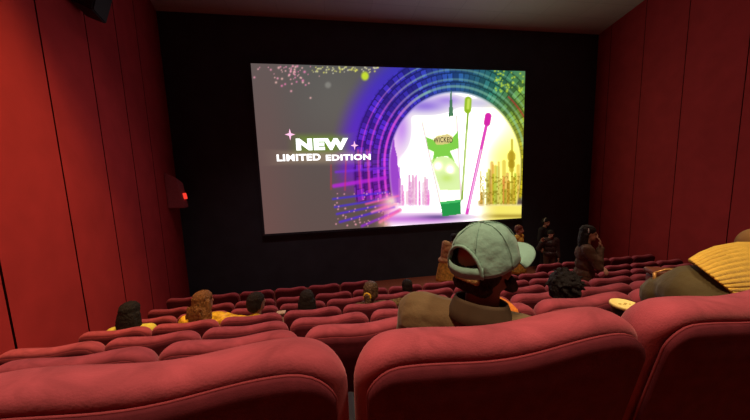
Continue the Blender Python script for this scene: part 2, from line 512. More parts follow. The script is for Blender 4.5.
NU, NV = 440, 252
gx = np.linspace(SX0, SX1, NU)
gz = np.linspace(SZ0, SZ1, NV)
GX, GZ = np.meshgrid(gx, gz)
art = paint(*screen_layout(GX, GZ))
lin = np.where(art <= 0.04045, art / 12.92, ((art + 0.055) / 1.055) ** 2.4)
lum = lin @ np.array([0.3, 0.6, 0.1])
lin = lin * (1 + 2.2 * smooth01((lum - 0.8) / 0.17))[..., None]          # the brightest whites of the projector
me = bpy.data.meshes.new('projection_screen')
co = np.stack([GX, np.full_like(GX, SY), GZ], -1).reshape(-1, 3)
idx = np.arange(NU * NV).reshape(NV, NU)
quads = np.stack([idx[:-1, :-1], idx[:-1, 1:], idx[1:, 1:], idx[1:, :-1]], -1).reshape(-1, 4)
me.from_pydata(co.tolist(), [], quads.tolist())
ca = me.color_attributes.new('advert', 'FLOAT_COLOR', 'POINT')
ca.data.foreach_set('color', np.concatenate([lin.reshape(-1, 3), np.ones((NU * NV, 1))], 1).astype(np.float32).ravel())
ms = bpy.data.materials.new('screen_picture')
ms.use_nodes = True
nt = ms.node_tree
nt.nodes.clear()
e = nt.nodes.new('ShaderNodeEmission')
vc = nt.nodes.new('ShaderNodeVertexColor')
vc.layer_name = 'advert'
out = nt.nodes.new('ShaderNodeOutputMaterial')
nt.links.new(vc.outputs['Color'], e.inputs['Color'])
e.inputs['Strength'].default_value = 1.0
nt.links.new(e.outputs[0], out.inputs['Surface'])
me.materials.append(ms)
screen = thing('projection_screen', 'large lit cinema screen showing an advert, on the dark front wall', 'screen', (0, 0, 0))
picture = bpy.data.objects.new('picture', me)
COL.objects.link(picture)
picture.parent = screen
bm = bmesh.new()
for (x0, x1, z0, z1) in ((SX0 - .06, SX1 + .06, SZ1, SZ1 + .06), (SX0 - .06, SX1 + .06, SZ0 - .06, SZ0), (SX0 - .06, SX0, SZ0, SZ1), (SX1, SX1 + .06, SZ0, SZ1)):
    add_box(bm, ((x0 + x1) / 2, SY + 0.03, (z0 + z1) / 2), (x1 - x0, 0.1, z1 - z0))
link_mesh('frame', bm, M['front'], screen, False)


def lettering(name, text, px0, px1, py_base, py_top, mat, bold, curve=None):
    """Words of the advert as flat letters lying on the screen."""
    cu = bpy.data.curves.new(name, 'FONT')
    cu.body = text
    cu.size = 1.0
    cu.offset = bold
    cu.space_character = 1.12
    tmp = bpy.data.objects.new(name + '_src', cu)
    COL.objects.link(tmp)
    dg = bpy.context.evaluated_depsgraph_get()
    mesh = bpy.data.meshes.new_from_object(tmp.evaluated_get(dg))
    bpy.data.objects.remove(tmp)
    pts = np.array([v.co[:] for v in mesh.vertices])
    x0, x1, y0, y1 = pts[:, 0].min(), pts[:, 0].max(), pts[:, 1].min(), pts[:, 1].max()
    a, b = at(px0, py_base, SY), at(px1, py_top, SY)
    for v in mesh.vertices:
        u, w = (v.co.x - x0) / (x1 - x0), (v.co.y - y0) / (y1 - y0)
        lift = curve * (1 - (2 * u - 1) ** 2) if curve else 0
        v.co = (a.x + u * (b.x - a.x), SY - 0.006, a.z + (w + lift) * (b.z - a.z))
    mesh.materials.clear()
    mesh.materials.append(mat)
    o = bpy.data.objects.new(name, mesh)
    COL.objects.link(o)
    o.parent = screen
    return o


white_glow = glow('white_letters', (0.93, 1.0, 0.92, 1), 1.6)
lettering('headline_word', 'NEW', 296.5, 348, 150.6, 138.0, white_glow, 0.07)['label'] = 'large white word NEW'
warm_glow = glow('warm_white_letters', (1, 0.96, 0.93, 1), 1.6)
lettering('caption_word', 'LIMITED', 277, 320.5, 161.4, 153.6, warm_glow, 0.05)['label'] = 'small white word LIMITED'
lettering('caption_word', 'EDITION', 326, 370.5, 160.9, 153.8, warm_glow, 0.05)['label'] = 'small white word EDITION'
lettering('tube_wordmark', 'WICKED', 433.5, 452.5, 143.2, 137.6, glow('dark_print', (0.05, 0.04, 0.02, 1), 1.0), 0.02, 0.12)


def star(px, py, r, mat):
    c = at(px, py, SY)
    bm = bmesh.new()
    vs = []
    for k in range(16):
        a = 2 * PI * k / 16
        q = r * (1.0 if k % 4 == 0 else (0.42 if k % 2 else 0.3))
        vs.append(bm.verts.new((c.x + q * math.cos(a), SY - 0.006, c.z + 1.15 * q * math.sin(a))))
    bm.faces.new(vs)
    o = link_mesh('sparkle', bm, mat, screen, False)
    return o


pink_glow = glow('pink_sparkle', (1, 0.5, 0.72, 1), 1.3)
star(290, 134.5, 0.14, pink_glow)
star(354.5, 145.5, 0.115, pink_glow)

# ------------------------------------------------------------------ cinema seats
def crest(u):
    """Height of the top edge across the seat, u = 0 left, 1 right (metres above mean crest)."""
    return 0.009 * math.cos(2 * PI * (u - 0.15) / 0.67) if 0.0 <= u <= 1.0 else 0


W = SEAT_W - 0.012


def corner(d, r):
    d = min(d, r)
    return r * (1 - math.sqrt(max(0, 1 - ((r - d) / r) ** 2)))


def top_z(x):
    u = x / W
    dl, dr = x, W - x
    return SEAT_H - 0.022 + crest(u) - corner(dl, 0.085) * 0.9 - corner(dr, 0.105) * 0.8


def lean(z): return 0.2 * (SEAT_H - z)


xs = sorted(set([W * (0.5 - 0.5 * math.cos(PI * i / 40)) for i in range(41)]))
bm = bmesh.new()
rings = []
BOT = 0.34
for x in xs:
    d = min(x, W - x)
    rr = 0.06
    th = math.sqrt(max(0.0, 1 - ((rr - min(d, rr)) / rr) ** 2)) if d < rr else 1.0
    th = max(th, 0.02)
    T = top_z(x)
    sec = []
    yb, yf = -0.032, 0.075
    yc = 0.012                                           # crest
    for k in range(13):                                  # over the top, back to front
        a = PI * k / 12
        c, q = -math.cos(a), math.sin(a) ** 0.9
        c = math.copysign(abs(c) ** 0.8, c)
        half, hgt = (yc - yb, 0.034) if c < 0 else (yf - yc, 0.09)
        sec.append(((yc + c * half) * th, T - hgt + hgt * q))
    for z in (T - 0.16, T - 0.3, 0.7, 0.5, BOT + 0.03):
        sec.append((yf * th * (1.15 if z > 0.6 else 0.9), z))
    sec.append((0.02 * th, BOT))
    for z in (BOT + 0.03, 0.5, 0.7, T - 0.3, T - 0.16):
        sec.append((yb * th, z))
    rings.append([Vector((x - W / 2, y + lean(z), z)) for (y, z) in sec])
add_loft(bm, rings)
bmesh.ops.recalc_face_normals(bm, faces=bm.faces[:])
seat_root = thing('cinema_seat', 'x', 'seat')
back_obj = link_mesh('backrest', bm, M['velvet'], seat_root)

# shell panel on the rear face and the piping round it
def panel_top(x):
    return top_z(x) - 0.034 + 0.004 * math.cos(2 * PI * (x / W - 0.8))


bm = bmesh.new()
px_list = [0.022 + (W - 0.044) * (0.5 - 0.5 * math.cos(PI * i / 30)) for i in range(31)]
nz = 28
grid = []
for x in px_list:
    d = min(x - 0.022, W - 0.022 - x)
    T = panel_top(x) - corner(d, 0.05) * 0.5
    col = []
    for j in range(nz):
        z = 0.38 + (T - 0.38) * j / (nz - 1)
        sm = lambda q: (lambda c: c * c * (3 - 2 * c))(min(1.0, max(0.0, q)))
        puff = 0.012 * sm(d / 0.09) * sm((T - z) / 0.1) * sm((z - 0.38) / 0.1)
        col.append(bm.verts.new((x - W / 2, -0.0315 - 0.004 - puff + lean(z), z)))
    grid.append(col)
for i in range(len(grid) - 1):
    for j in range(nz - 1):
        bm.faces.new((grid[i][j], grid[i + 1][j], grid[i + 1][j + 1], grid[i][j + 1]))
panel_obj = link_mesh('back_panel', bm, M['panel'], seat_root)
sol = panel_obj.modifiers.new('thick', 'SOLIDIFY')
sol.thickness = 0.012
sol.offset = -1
bm = bmesh.new()
path = []
for i, x in enumerate(px_list):
    d = min(x - 0.022, W - 0.022 - x)
    T = panel_top(x) - corner(d, 0.05) * 0.5
    if i == 0: path += [(x - W / 2, -0.036 + lean(z), z) for z in (0.4, 0.6, 0.8, 0.95)]
    path.append((x - W / 2, -0.036 + lean(T), T))
    if i == len(px_list) - 1: path += [(x - W / 2, -0.036 + lean(z), z) for z in (0.95, 0.8, 0.6, 0.4)]
add_tube(bm, path, 0.0025, 8)
link_mesh('piping', bm, M['piping'], panel_obj)
bm = bmesh.new()
add_box(bm, (0, 0.375, 0.41), (0.53, 0.44, 0.13), 0.045, 4)
link_mesh('seat_cushion', bm, M['velvet'], seat_root)
bm = bmesh.new()
add_box(bm, (-W / 2 - 0.004, 0.33, 0.62), (0.055, 0.3, 0.05), 0.02, 3)
add_box(bm, (-W / 2 - 0.004, 0.30, 0.48), (0.035, 0.16, 0.24), 0.01, 2)
link_mesh('armrest', bm, M['black_plastic'], seat_root)
bm = bmesh.new()
add_box(bm, (0, 0.32, 0.18), (0.42, 0.09, 0.34), 0.01, 2)
add_box(bm, (0, 0.32, 0.012), (0.46, 0.2, 0.024), 0.006, 2)
link_mesh('leg', bm, M['dark_metal'], seat_root)


def copy_tree(o, parent=None):
    c = o.copy()
    COL.objects.link(c)
    c.parent = parent
    for ch in list(o.children): copy_tree(ch, c)
    return c


ORD = ['first', 'second', 'third', 'fourth', 'fifth', 'sixth', 'seventh', 'eighth', 'ninth', 'tenth', 'eleventh', 'twelfth', 'thirteenth', 'fourteenth', 'fifteenth', 'sixteenth', 'seventeenth']
ROWS = [range(-1, 2), range(-1, 5), range(-1, 8), range(0, 12), range(-1, 14), range(-1, 15), list(range(0, 6)) + list(range(12, 17))]
ROWNAME = ['row closest to the camera', 'second row from the camera', 'third row from the camera', 'fourth row from the camera', 'third row from the screen',
           'second row from the screen', 'row nearest the screen']
NEAR = {-1: 'nearest maroon velvet seat on the left, cut by the photo edge', 0: 'nearest maroon velvet seat in the middle, behind the man in the mint cap', 1: 'nearest maroon velvet seat on the right, in front of the olive trousers'}
SPECIAL = {(1, 3): 'maroon velvet seat right behind the tousled black-haired head, second row from the camera',
           (3, 0): 'maroon velvet seat behind the black long-haired person by the left wall, fourth row',
           (3, 1): 'maroon velvet seat behind the golden-haired person in yellow satin, fourth row'}
seats = {}
LIFT = {(0, -1): 1.009}
first = True
for n in range(7):
    ks = list(ROWS[n])
    for i, k in enumerate(ks):
        s = seat_root if first else copy_tree(seat_root)
        first = False
        s.location = (ROW_X[n] + (k + 0.5) * SEAT_W, ROW_Y[n], ROW_FLOOR[n])
        s['category'] = 'seat'
        s.scale = (1, 1, LIFT.get((n, k), 1.0))
        s['group'] = 'maroon velvet cinema seats'
        if n == 0: s['label'] = NEAR[k]
        elif (n, k) in SPECIAL: s['label'] = SPECIAL[(n, k)]
        elif i == len(ks) - 1: s['label'] = 'maroon velvet cinema seat, rightmost in the ' + ROWNAME[n]
        else: s['label'] = 'maroon velvet cinema seat, %s from the left in the %s' % (ORD[i], ROWNAME[n])
        seats[(n, k)] = s

# the seat of the standing person is tipped up
for ch in seats[(3, 9)].children:
    if ch.name.startswith('seat_cushion'):
        hinge = Matrix.Translation((0, 0.19, 0.40))
        ch.matrix_local = hinge @ Matrix.Rotation(math.radians(74), 4, 'X') @ hinge.inverted()

# swivel trays on a few armrests
def tray(name_seat, loc, size, label):
    bm = bmesh.new()
    add_box(bm, (0, 0, 0), (size[0], size[1], 0.018), 0.006, 2)
    add_capsule(bm, (-size[0] / 2 + 0.03, 0, -0.012), 0.012, (-size[0] / 2 + 0.03, 0, -0.12), 0.012)
    o = link_mesh('tray_table', bm, M['tray'], seats[name_seat])
    o.location = loc
    o['label'] = label
    return o


# ------------------------------------------------------------------ people
UP = Vector((0, 0, 1))


def hand_shapes(w, d, nrm, side, curl=0.5, s=1.0):
    """Palm, four unequal bent fingers and a thumb; w wrist, d pointing to the knuckles, nrm palm side."""
    d = d.normalized()
    nrm = (nrm - d * nrm.dot(d)).normalized()
    x = d.cross(nrm) * side                              # towards the thumb
    out = [('c', w, 0.024 * s, w + d * 0.03 * s, 0.026 * s)]
    for k in range(4):
        off = (0.027 - 0.018 * k) * s
        kn = w + d * 0.085 * s + x * off
        out.append(('c', w + d * 0.02 * s + x * off * 0.7, 0.014 * s, kn, 0.0115 * s))
        ln = (0.040, 0.045, 0.041, 0.032)[k] * s
        d1 = (d * math.cos(curl) + nrm * math.sin(curl)).normalized()
        d2 = (d * math.cos(curl * 2.1) + nrm * math.sin(curl * 2.1)).normalized()
        d3 = (d * math.cos(curl * 2.9) + nrm * math.sin(curl * 2.9)).normalized()
        p1 = kn + d1 * ln
        p2 = p1 + d2 * ln * 0.65
        out += [('c', kn, 0.0105 * s, p1, 0.0095 * s), ('c', p1, 0.0095 * s, p2, 0.0085 * s), ('c', p2, 0.0085 * s, p2 + d3 * ln * 0.45, 0.0075 * s)]
    t0 = w + d * 0.025 * s + x * 0.024 * s
    t1 = t0 + (d * 0.6 + x * 0.8 + nrm * 0.25).normalized() * 0.04 * s
    t2 = t1 + (d * 0.9 + x * 0.25 + nrm * 0.35).normalized() * 0.032 * s
    out += [('c', t0, 0.014 * s, t1, 0.0115 * s), ('c', t1, 0.0115 * s, t2, 0.0085 * s)]
    return out


def person(label, loc, facing, top_mat, leg_mat, hair_mat, skin='skin', seated=True, lean_fwd=0.0, tilt=0.0, head_yaw=0.0, head_pitch=0.0, head_roll=0.0,
           hair='short', scale=1.0, arms=None, top_name='shirt', voxel=0.011, face=False, bulk=1.0, sleeves=True, skirt=None, fold=0.0, collar=None, shoulder=1.0, hair_scale=1.06, raise_=0.0):
    """loc: floor point under the hips; facing: degrees to the right of the screen direction."""
    root = thing('person', label, 'person', loc, -math.radians(facing), None, scale)
    hz = 0.555 if seated else 0.93
    hip = Vector((0, 0, hz))
    R = Euler((-lean_fwd, tilt, 0)).to_matrix()

    def up(x, y, z): return hip + R @ Vector((x, y, z))
    sh = {s: up(s * 0.175 * shoulder, 0.0, 0.47 + raise_) for s in (-1, 1)}
    neck0, neck1 = up(0, -0.005, 0.46), up(0, 0.015, 0.585)
    HR = Euler((head_pitch, head_roll, -head_yaw)).to_matrix()     # head keeps level; yaw to the right is positive
    hc = up(0, 0.02, 0.64) + HR @ Vector((0, 0.015, 0.035))

    def hd(x, y, z): return hc + HR @ Vector((x, y, z))
    el, wr = {}, {}
    for s in (-1, 1):
        a = (arms or {}).get(s)
        if a:
            el[s], wr[s] = Vector(a[0]), Vector(a[1])
        elif seated:
            el[s], wr[s] = sh[s] + R @ Vector((s * 0.045, 0.06, -0.28)), hip + Vector((s * 0.16, 0.27, 0.09))
        else:
            el[s], wr[s] = sh[s] + Vector((s * 0.05, -0.02, -0.3)), sh[s] + Vector((s * 0.06, 0.06, -0.54))
    kn, an, toe = {}, {}, {}
    for s in (-1, 1):
        if seated:
            kn[s], an[s], toe[s] = Vector((s * 0.12, 0.37, 0.5)), Vector((s * 0.12, 0.27, 0.08)), Vector((s * 0.13, 0.40, 0.035))
        else:
            kn[s], an[s], toe[s] = Vector((s * 0.09, 0.02, 0.5)), Vector((s * 0.09, -0.02, 0.085)), Vector((s * 0.11, 0.13, 0.035))
    hs = {s: hip + Vector((s * 0.09, 0, 0)) for s in (-1, 1)}
    body = [('e', hip + Vector((0, 0, 0.03)), (0.14, 0.095, 0.1)), ('e', up(0, 0.005, 0.2), (0.11, 0.08, 0.16)), ('e', up(0, 0, 0.34), (0.125, 0.085, 0.14)),
            ('c', sh[-1], 0.038, sh[1], 0.038), ('c', neck0, 0.06, neck1, 0.052), ('c', neck1, 0.052, hd(0, -0.015, -0.03), 0.055)]
    body += [('e', hd(0, -0.012, 0.022), (0.074, 0.094, 0.09), HR), ('e', hd(0, 0.022, -0.045), (0.055, 0.066, 0.066), HR), ('c', hd(0, 0.055, -0.088), 0.024, hd(0, 0.062, -0.08), 0.022),
             ('c', hd(0, 0.088, 0.012), 0.01, hd(0, 0.104, -0.022), 0.014), ('c', hd(-0.03, 0.078, 0.03), 0.012, hd(0.03, 0.078, 0.03), 0.012),
             ('c', hd(-0.018, 0.083, -0.052), 0.008, hd(0.018, 0.083, -0.052), 0.008)]
    for s in (-1, 1):
        body += [('e', hd(s * 0.076, -0.008, -0.004), (0.012, 0.02, 0.032), HR)]
        body += [('c', sh[s], 0.04, el[s], 0.034), ('c', el[s], 0.034, wr[s], 0.025)]
        nrm = Vector((-s * 0.3, 0.1, -1)) if not (arms or {}).get(s) else Vector(arms[s][2])
        dd = (wr[s] - el[s]) if not (arms or {}).get(s) or len(arms[s]) < 4 else Vector(arms[s][3])
        body += hand_shapes(wr[s], dd, nrm, s, 0.35)
        body += [('c', hs[s], 0.075, kn[s], 0.05), ('c', kn[s], 0.05, an[s], 0.034), ('c', an[s] + Vector((0, -0.03, -0.035)), 0.036, toe[s], 0.032)]
    organic('body', body, M[skin], root, voxel, 3)
    # clothes
    b = 0.018 * bulk
    top = [('e', hip + Vector((0, 0, 0.05)), (0.165 + b, 0.12 + b, 0.12)), ('e', up(0, 0.005, 0.2), (0.145 + b, 0.108 + b, 0.17)), ('e', up(0, 0, 0.36), (0.162 + b, 0.114 + b, 0.15)),
           ('c', sh[-1], 0.058 + b, sh[1], 0.058 + b), ('c', neck0 - Vector((0, 0, .01)), 0.066 + b, neck0 + (neck1 - neck0) * 0.3, 0.058 + b * 0.3)]
    for s in (-1, 1):
        top.append(('c', sh[s], 0.058 + b, el[s], 0.046 + b))
        if collar: top.append(('c', neck0 + Vector((s * 0.02, -0.01, 0.012)), 0.07, sh[s] + Vector((0, 0, 0.012)), 0.06 + b))
        if sleeves: top.append(('c', el[s], 0.046 + b, el[s].lerp(wr[s], 0.9), 0.033 + b))
    organic(top_name, top, M[top_mat], root, voxel, 4, fold, 0.09)
    if skirt:
        bm2 = bmesh.new()
        rings = []
        for j in range(9):
            t = j / 8
            c = hip + Vector((0, 0, 0.12 - t * 0.62))
            rings.append([c + Vector(((0.15 + 0.12 * t + 0.012 * t * math.cos(9 * a)) * math.cos(a), (0.12 + 0.10 * t + 0.012 * t * math.cos(9 * a)) * math.sin(a), 0)) for a in (2 * PI * i / 48 for i in range(48))])
        add_loft(bm2, rings)
        link_mesh('skirt', bm2, M[skirt], root)
    legs = [('e', hip + Vector((0, 0, 0.0)), (0.17, 0.128, 0.12))]
    for s in (-1, 1):
        legs += [('c', hs[s], 0.096, kn[s], 0.068), ('c', kn[s], 0.068, an[s] + Vector((0, 0, 0.03)), 0.055)]
    organic('trousers', legs, M[leg_mat], root, 0.013, 4)
    for s in (-1, 1):
        organic('shoe', [('c', an[s] + Vector((0, -0.035, -0.04)), 0.042, toe[s], 0.037), ('c', an[s], 0.045, an[s] + Vector((0, -0.02, -0.04)), 0.045)], M['shoe'], root, 0.01, 2)
    # hair
    h = []
    if hair in ('short', 'tousled', 'long', 'wavy', 'tail'):
        h += [('e', hd(0, -0.016, 0.056), (0.084, 0.099, 0.07), HR), ('e', hd(0, -0.05, 0.005), (0.081, 0.068, 0.092), HR)]
        for s in (-1, 1): h.append(('c', hd(s * 0.066, 0.0, 0.045), 0.022, hd(s * 0.07, -0.03, -0.03), 0.018))
    rnd = random.Random(hash(label) % 1000 if False else len(label) * 7)
    if hair == 'tousled':
        for _ in range(90):
            a, e_ = rnd.uniform(0, 2 * PI), rnd.uniform(-0.1, 1.0) ** 1.0
            v = Vector((math.cos(a) * math.cos(e_ * 1.5), math.sin(a) * math.cos(e_ * 1.5), math.sin(e_ * 1.5)))
            if v.y > 0.4 and v.z < 0.4: continue
            p = hd(v.x * 0.082, -0.02 + v.y * 0.096, 0.03 + v.z * 0.09)
            tdir = HR @ (v * 0.5 + Vector((rnd.uniform(-.6, .6), rnd.uniform(-.6, .3), rnd.uniform(-.5, .3)))).normalized()
            h.append(('c', p, 0.016, p + tdir * rnd.uniform(0.02, 0.035), 0.005, 6))
        for s in (-1, 0, 1): h.append(('e', hd(s * 0.04, -0.075, -0.05), (0.035, 0.03, 0.045), HR))
    if hair == 'long':
        h += [('e', hd(0, -0.075, -0.1), (0.098, 0.055, 0.19), HR)]
        for s in (-1, 1): h.append(('c', hd(s * 0.074, -0.03, 0.0), 0.03, hd(s * 0.088, -0.045, -0.2), 0.028))
    if hair == 'wavy':
        h += [('e', hd(0, -0.08, -0.12), (0.115, 0.07, 0.15), HR), ('e', hd(-0.05, -0.085, -0.2), (0.085, 0.06, 0.09), HR), ('e', hd(0.06, -0.08, -0.17), (0.075, 0.06, 0.09), HR)]
        for s in (-1, 1): h.append(('c', hd(s * 0.075, -0.02, 0.02), 0.03, hd(s * 0.11, -0.05, -0.2), 0.035))
        for _ in range(60):
            x0 = rnd.uniform(-0.11, 0.11); z0 = rnd.uniform(-0.24, 0.0)
            h.append(('c', hd(x0, -0.12, z0), 0.016, hd(x0 + rnd.uniform(-.03, .03), -0.135, z0 - 0.05), 0.008, 6))
    if hair == 'tail':
        hair_scale = 1.15
        h += [('e', hd(-0.02, -0.115, 0.0), (0.035, 0.03, 0.035), HR)]
    if hair in ('long', 'short', 'wavy', 'tail'):
        for _ in range(46):                              # locks lying on the scalp
            a = rnd.uniform(0.55 * PI, 2.45 * PI)
            q0, q1 = rnd.uniform(0.05, 0.5), rnd.uniform(0.75, 1.25)
            pts = []
            for q in (q0, (q0 + q1) / 2, q1):
                v = Vector((math.sin(q) * math.cos(a) * 0.084, math.sin(q) * math.sin(a) * 0.1 - 0.018, 0.04 + math.cos(q) * 0.088))
                pts.append(hd(*v))
            h += [('c', pts[0], 0.007, pts[1], 0.01, 6), ('c', pts[1], 0.01, pts[2], 0.006, 6)]
    if h:
        k_ = hair_scale
        big = []
        for q in h:
            if q[0] == 'e': big.append(('e', hc + (q[1] - hc) * k_, tuple(r * k_ for r in q[2])) + tuple(q[3:]))
            else: big.append(('c', hc + (q[1] - hc) * k_, q[2] * k_, hc + (q[3] - hc) * k_, q[4] * k_) + tuple(q[5:]))
        h = big
        organic('hair', h, M[hair_mat], root, 0.0065, 1, 0.012 if hair != 'short' else 0.006, 0.02)
    if hair == 'tail':
        organic('ponytail', [('e', hd(-0.02 + 0.012 * i * (1 if i % 2 else 0.3), -0.135 - 0.008 * i, -0.03 - 0.03 * i), (0.045, 0.035, 0.035), HR) for i in range(7)] +
                [('e', hd(s * 0.08, -0.09, -0.15), (0.06, 0.05, 0.06), HR) for s in (-1, 1)], M[hair_mat], root, 0.008, 1, 0.03, 0.025)
        bm2 = bmesh.new()
        c0 = hd(-0.02, -0.125, -0.005)
        for k in range(24):
            a0, a1 = 2 * PI * k / 24, 2 * PI * (k + 1) / 24
            f0 = lambda a: c0 + HR @ Vector((0.034 * math.cos(a), 0, 0.034 * math.sin(a)))
            add_capsule(bm2, f0(a0), 0.017 + 0.004 * (k % 2), f0(a1), 0.017 + 0.004 * ((k + 1) % 2), 8)
        link_mesh('scrunchie', bm2, M['yellow_shiny'], root)
    if face:
        for s in (-1, 1):
            bm2 = bmesh.new()
            add_ellipsoid(bm2, hd(s * 0.031, 0.083, 0.012), (0.013, 0.008, 0.007), HR)
            link_mesh('eye', bm2, M['eye'], root)
        bm2 = bmesh.new()
        add_ellipsoid(bm2, hd(0, 0.089, -0.052), (0.022, 0.007, 0.007), HR)
        link_mesh('mouth', bm2, M['lips'], root)
    if collar:
        cb = neck0 + Vector((0, 0.0, 0.03))
        rings = []
        for (rr, zz) in ((0.078, 0.0), (0.072, 0.04), (0.072, 0.072), (0.077, 0.078), (0.082, 0.068), (0.092, 0.04), (0.101, 0.014), (0.096, 0.008)):
            rings.append([cb + R @ Vector((rr * 1.02 * math.cos(a), rr * math.sin(a) - 0.005, zz - 0.015 * math.sin(a))) for a in (2 * PI * i / 40 for i in range(40))])
        bm2 = bmesh.new()
        add_loft(bm2, rings, cap=False)
        link_mesh('collar', bm2, M[collar], root)
    return root, hd, HR


def seat_person(label, px, py, row, facing=0, dy=0.25, top=None, **kw):
    """Sit somebody in a row so that the head stands at picture position px, py."""
    y = ROW_Y[row] + dy
    p = at(px, py, y)
    hh = p.z - ROW_FLOOR[row]
    sc = kw.pop('scale', 1.0)
    sc = min(1.06, max(0.86, hh / 1.245))
    root, hd, HR = person(label, (p.x, y, ROW_FLOOR[row]), facing, scale=sc, **kw)
    root['group'] = 'seated audience'
    head = root.matrix_basis @ hd(0, 0, 0.0)
    # shift the figure so the head centre falls where it was asked for; height by slouching in the seat
    root.location.x += p.x - head.x
    root.location.y += p.y - head.y
    print('HEAD', label[:30], 'want', round(p.z, 3), 'have', round(head.z, 3), 'ratio', round((p.z - ROW_FLOOR[row]) / (head.z - ROW_FLOOR[row]), 3))
    return root, hd, HR


# the man in the mint cap, nearest row
man, hd, HR = seat_person('man in a mint green cap and olive brown jacket, seated closest to the camera', 487, 258, 0, 38, 0.28, top_mat='olive', tilt=0.06, leg_mat='denim', hair_mat='hair_dark',
                          skin='skin_dark', head_yaw=math.radians(32), head_pitch=math.radians(6), head_roll=0.0, hair='none', top_name='jacket', voxel=0.009, bulk=1.7, fold=0.02, collar='collar', shoulder=1.13, raise_=-0.036)
organic('hair', [('e', hd(0, -0.042, -0.002), (0.077, 0.066, 0.075), HR), ('c', hd(-0.04, -0.075, -0.05), 0.03, hd(0.04, -0.075, -0.05), 0.03)], M['hair_dark'], man, 0.006, 2, 0.006, 0.01)
organic('nape_hair', [('c', hd(-0.035, -0.098, -0.022), 0.012, hd(0.04, -0.098, -0.022), 0.012)], M['nape'], man, 0.005, 1, 0.005, 0.01)
organic('beard', [('c', hd(s * 0.06, 0.025, -0.05), 0.018, hd(s * 0.035, 0.07, -0.095), 0.02) for s in (-1, 1)] + [('c', hd(-0.03, 0.075, -0.098), 0.022, hd(0.03, 0.075, -0.098), 0.022)], M['hair_dark'], man, 0.006, 2)
CR, CF, CHh, CZ = 0.097, 0.115, 0.116, 0.018


def cap_pt(az, ph, off=0.0):
    """az 0 = front; ph 0 = top button, 1 = rim."""
    s = math.sin(ph * PI / 2) ** 0.78
    c = math.cos(ph * PI / 2) ** 0.9 if ph < 1 else 0.0
    rx, ry = CR + off, CF + off
    back = 0.5 - 0.5 * math.cos(az)
    return Vector((rx * s * math.sin(az), -0.012 + ry * s * math.cos(az), CZ + (CHh + off) * c - 0.026 * back * ph - 0.0))


cap = thing('baseball_cap', 'mint green cap with an open strap back, worn by the man in the middle', 'cap', (0, 0, 0))
cap.matrix_world = man.matrix_basis @ Matrix.Translation(hd(0, 0, 0)) @ HR.to_4x4()
bm = bmesh.new()
NA, NP = 96, 28
vs = {}
for i in range(NA):
    for j in range(NP + 1):
        vs[i, j] = bm.verts.new(cap_pt(2 * PI * i / NA, max(j / NP, 0.012), 0.0015 * math.sin(3 * 2 * PI * i / NA) ** 8 * -1))
for i in range(NA):
    k = (i + 1) % NA
    azm = 2 * PI * (i + 0.5) / NA - PI
    for j in range(NP):
        phm = (j + 0.5) / NP
        if (azm / 0.70) ** 2 + ((1.0 - phm) / 0.44) ** 2 < 1: continue
        bm.faces.new((vs[i, j], vs[k, j], vs[k, j + 1], vs[i, j + 1]))
bm.faces.new([vs[i, 0] for i in range(NA)])
for v in [v for v in bm.verts if not v.link_faces]: bm.verts.remove(v)
crown = link_mesh('crown', bm, [M['mint'], M['mint_in']], cap)
t = bpy.data.textures.new('crumple', 'CLOUDS')
t.noise_scale = 0.05
dm = crown.modifiers.new('crumple', 'DISPLACE')
dm.texture = t
dm.strength = 0.014
dm.mid_level = 0.5
dm.texture_coords = 'LOCAL'
so = crown.modifiers.new('cloth', 'SOLIDIFY')
so.thickness = 0.003
so.offset = -1
so.material_offset = 1
bm = bmesh.new()                                             # arched hem of the opening
arc = []
for k in range(33):
    q = PI * k / 32
    arc.append(cap_pt(PI + 0.70 * math.cos(q), 1.0 - 0.44 * math.sin(q), 0.003))
add_tube(bm, arc, 0.005, 8)
link_mesh('opening_hem', bm, M['mint'], cap)
bm = bmesh.new()
rings = []
for k in range(33):
    az = PI - 0.74 + 1.48 * k / 32
    p0, p1 = cap_pt(az, 0.86, 0.004), cap_pt(az, 1.0, 0.004)
    q0, q1 = cap_pt(az, 0.86, 0.001), cap_pt(az, 1.0, 0.001)
    rings.append([p0, p1, q1, q0])
add_loft(bm, rings)
link_mesh('strap', bm, M['mint'], cap)
bm = bmesh.new()
NB = 10
gridt = []
for k in range(41):
    w_ = -1 + 2 * k / 40
    az = w_ * 1.15
    p = cap_pt(az, 1.0, 0.002)
    outw = 0.09 * math.sqrt(max(0, 1 - w_ * w_ * 0.98))
    row = []
    for j in range(NB + 1):
        t_ = j / NB
        row.append(Vector((p.x * (1 + 0.10 * t_), p.y + outw * t_, p.z + 0.002 + 0.004 * t_ - 0.018 * w_ * w_ * t_ - 0.006 * t_ * t_)))
    gridt.append(row)
vg = [[bm.verts.new(p) for p in r] for r in gridt]
for i in range(40):
    for j in range(NB):
        bm.faces.new((vg[i][j], vg[i + 1][j], vg[i + 1][j + 1], vg[i][j + 1]))
brim = link_mesh('brim', bm, M['mint'], cap)
so = brim.modifiers.new('board', 'SOLIDIFY')
so.thickness = 0.004
bm = bmesh.new()
add_ellipsoid(bm, cap_pt(0, 0.0) + Vector((0, 0, 0.001)), (0.009, 0.009, 0.005))
link_mesh('button', bm, M['mint_in'], cap)
bm = bmesh.new()                                             # stitched seams between the panels
for k in range(6):
    az = PI / 6 + k * PI / 3
    lim = 0.98 if abs(abs(az - PI)) > 0.62 else 0.58
    add_tube(bm, [cap_pt(az, lim * q / 16 + 0.02, 0.0022) for q in range(17)], 0.0016, 6)
seams = link_mesh('seam', bm, M['mint'], cap)

# second row: tousled black hair
seat_person('person with tousled black hair, seated right of the man in the mint cap', 563, 287, 1, 8, 0.25, top_mat='black_cloth', leg_mat='denim', hair_mat='hair_black',
            hair='tousled', head_yaw=math.radians(18), hair_scale=1.17)
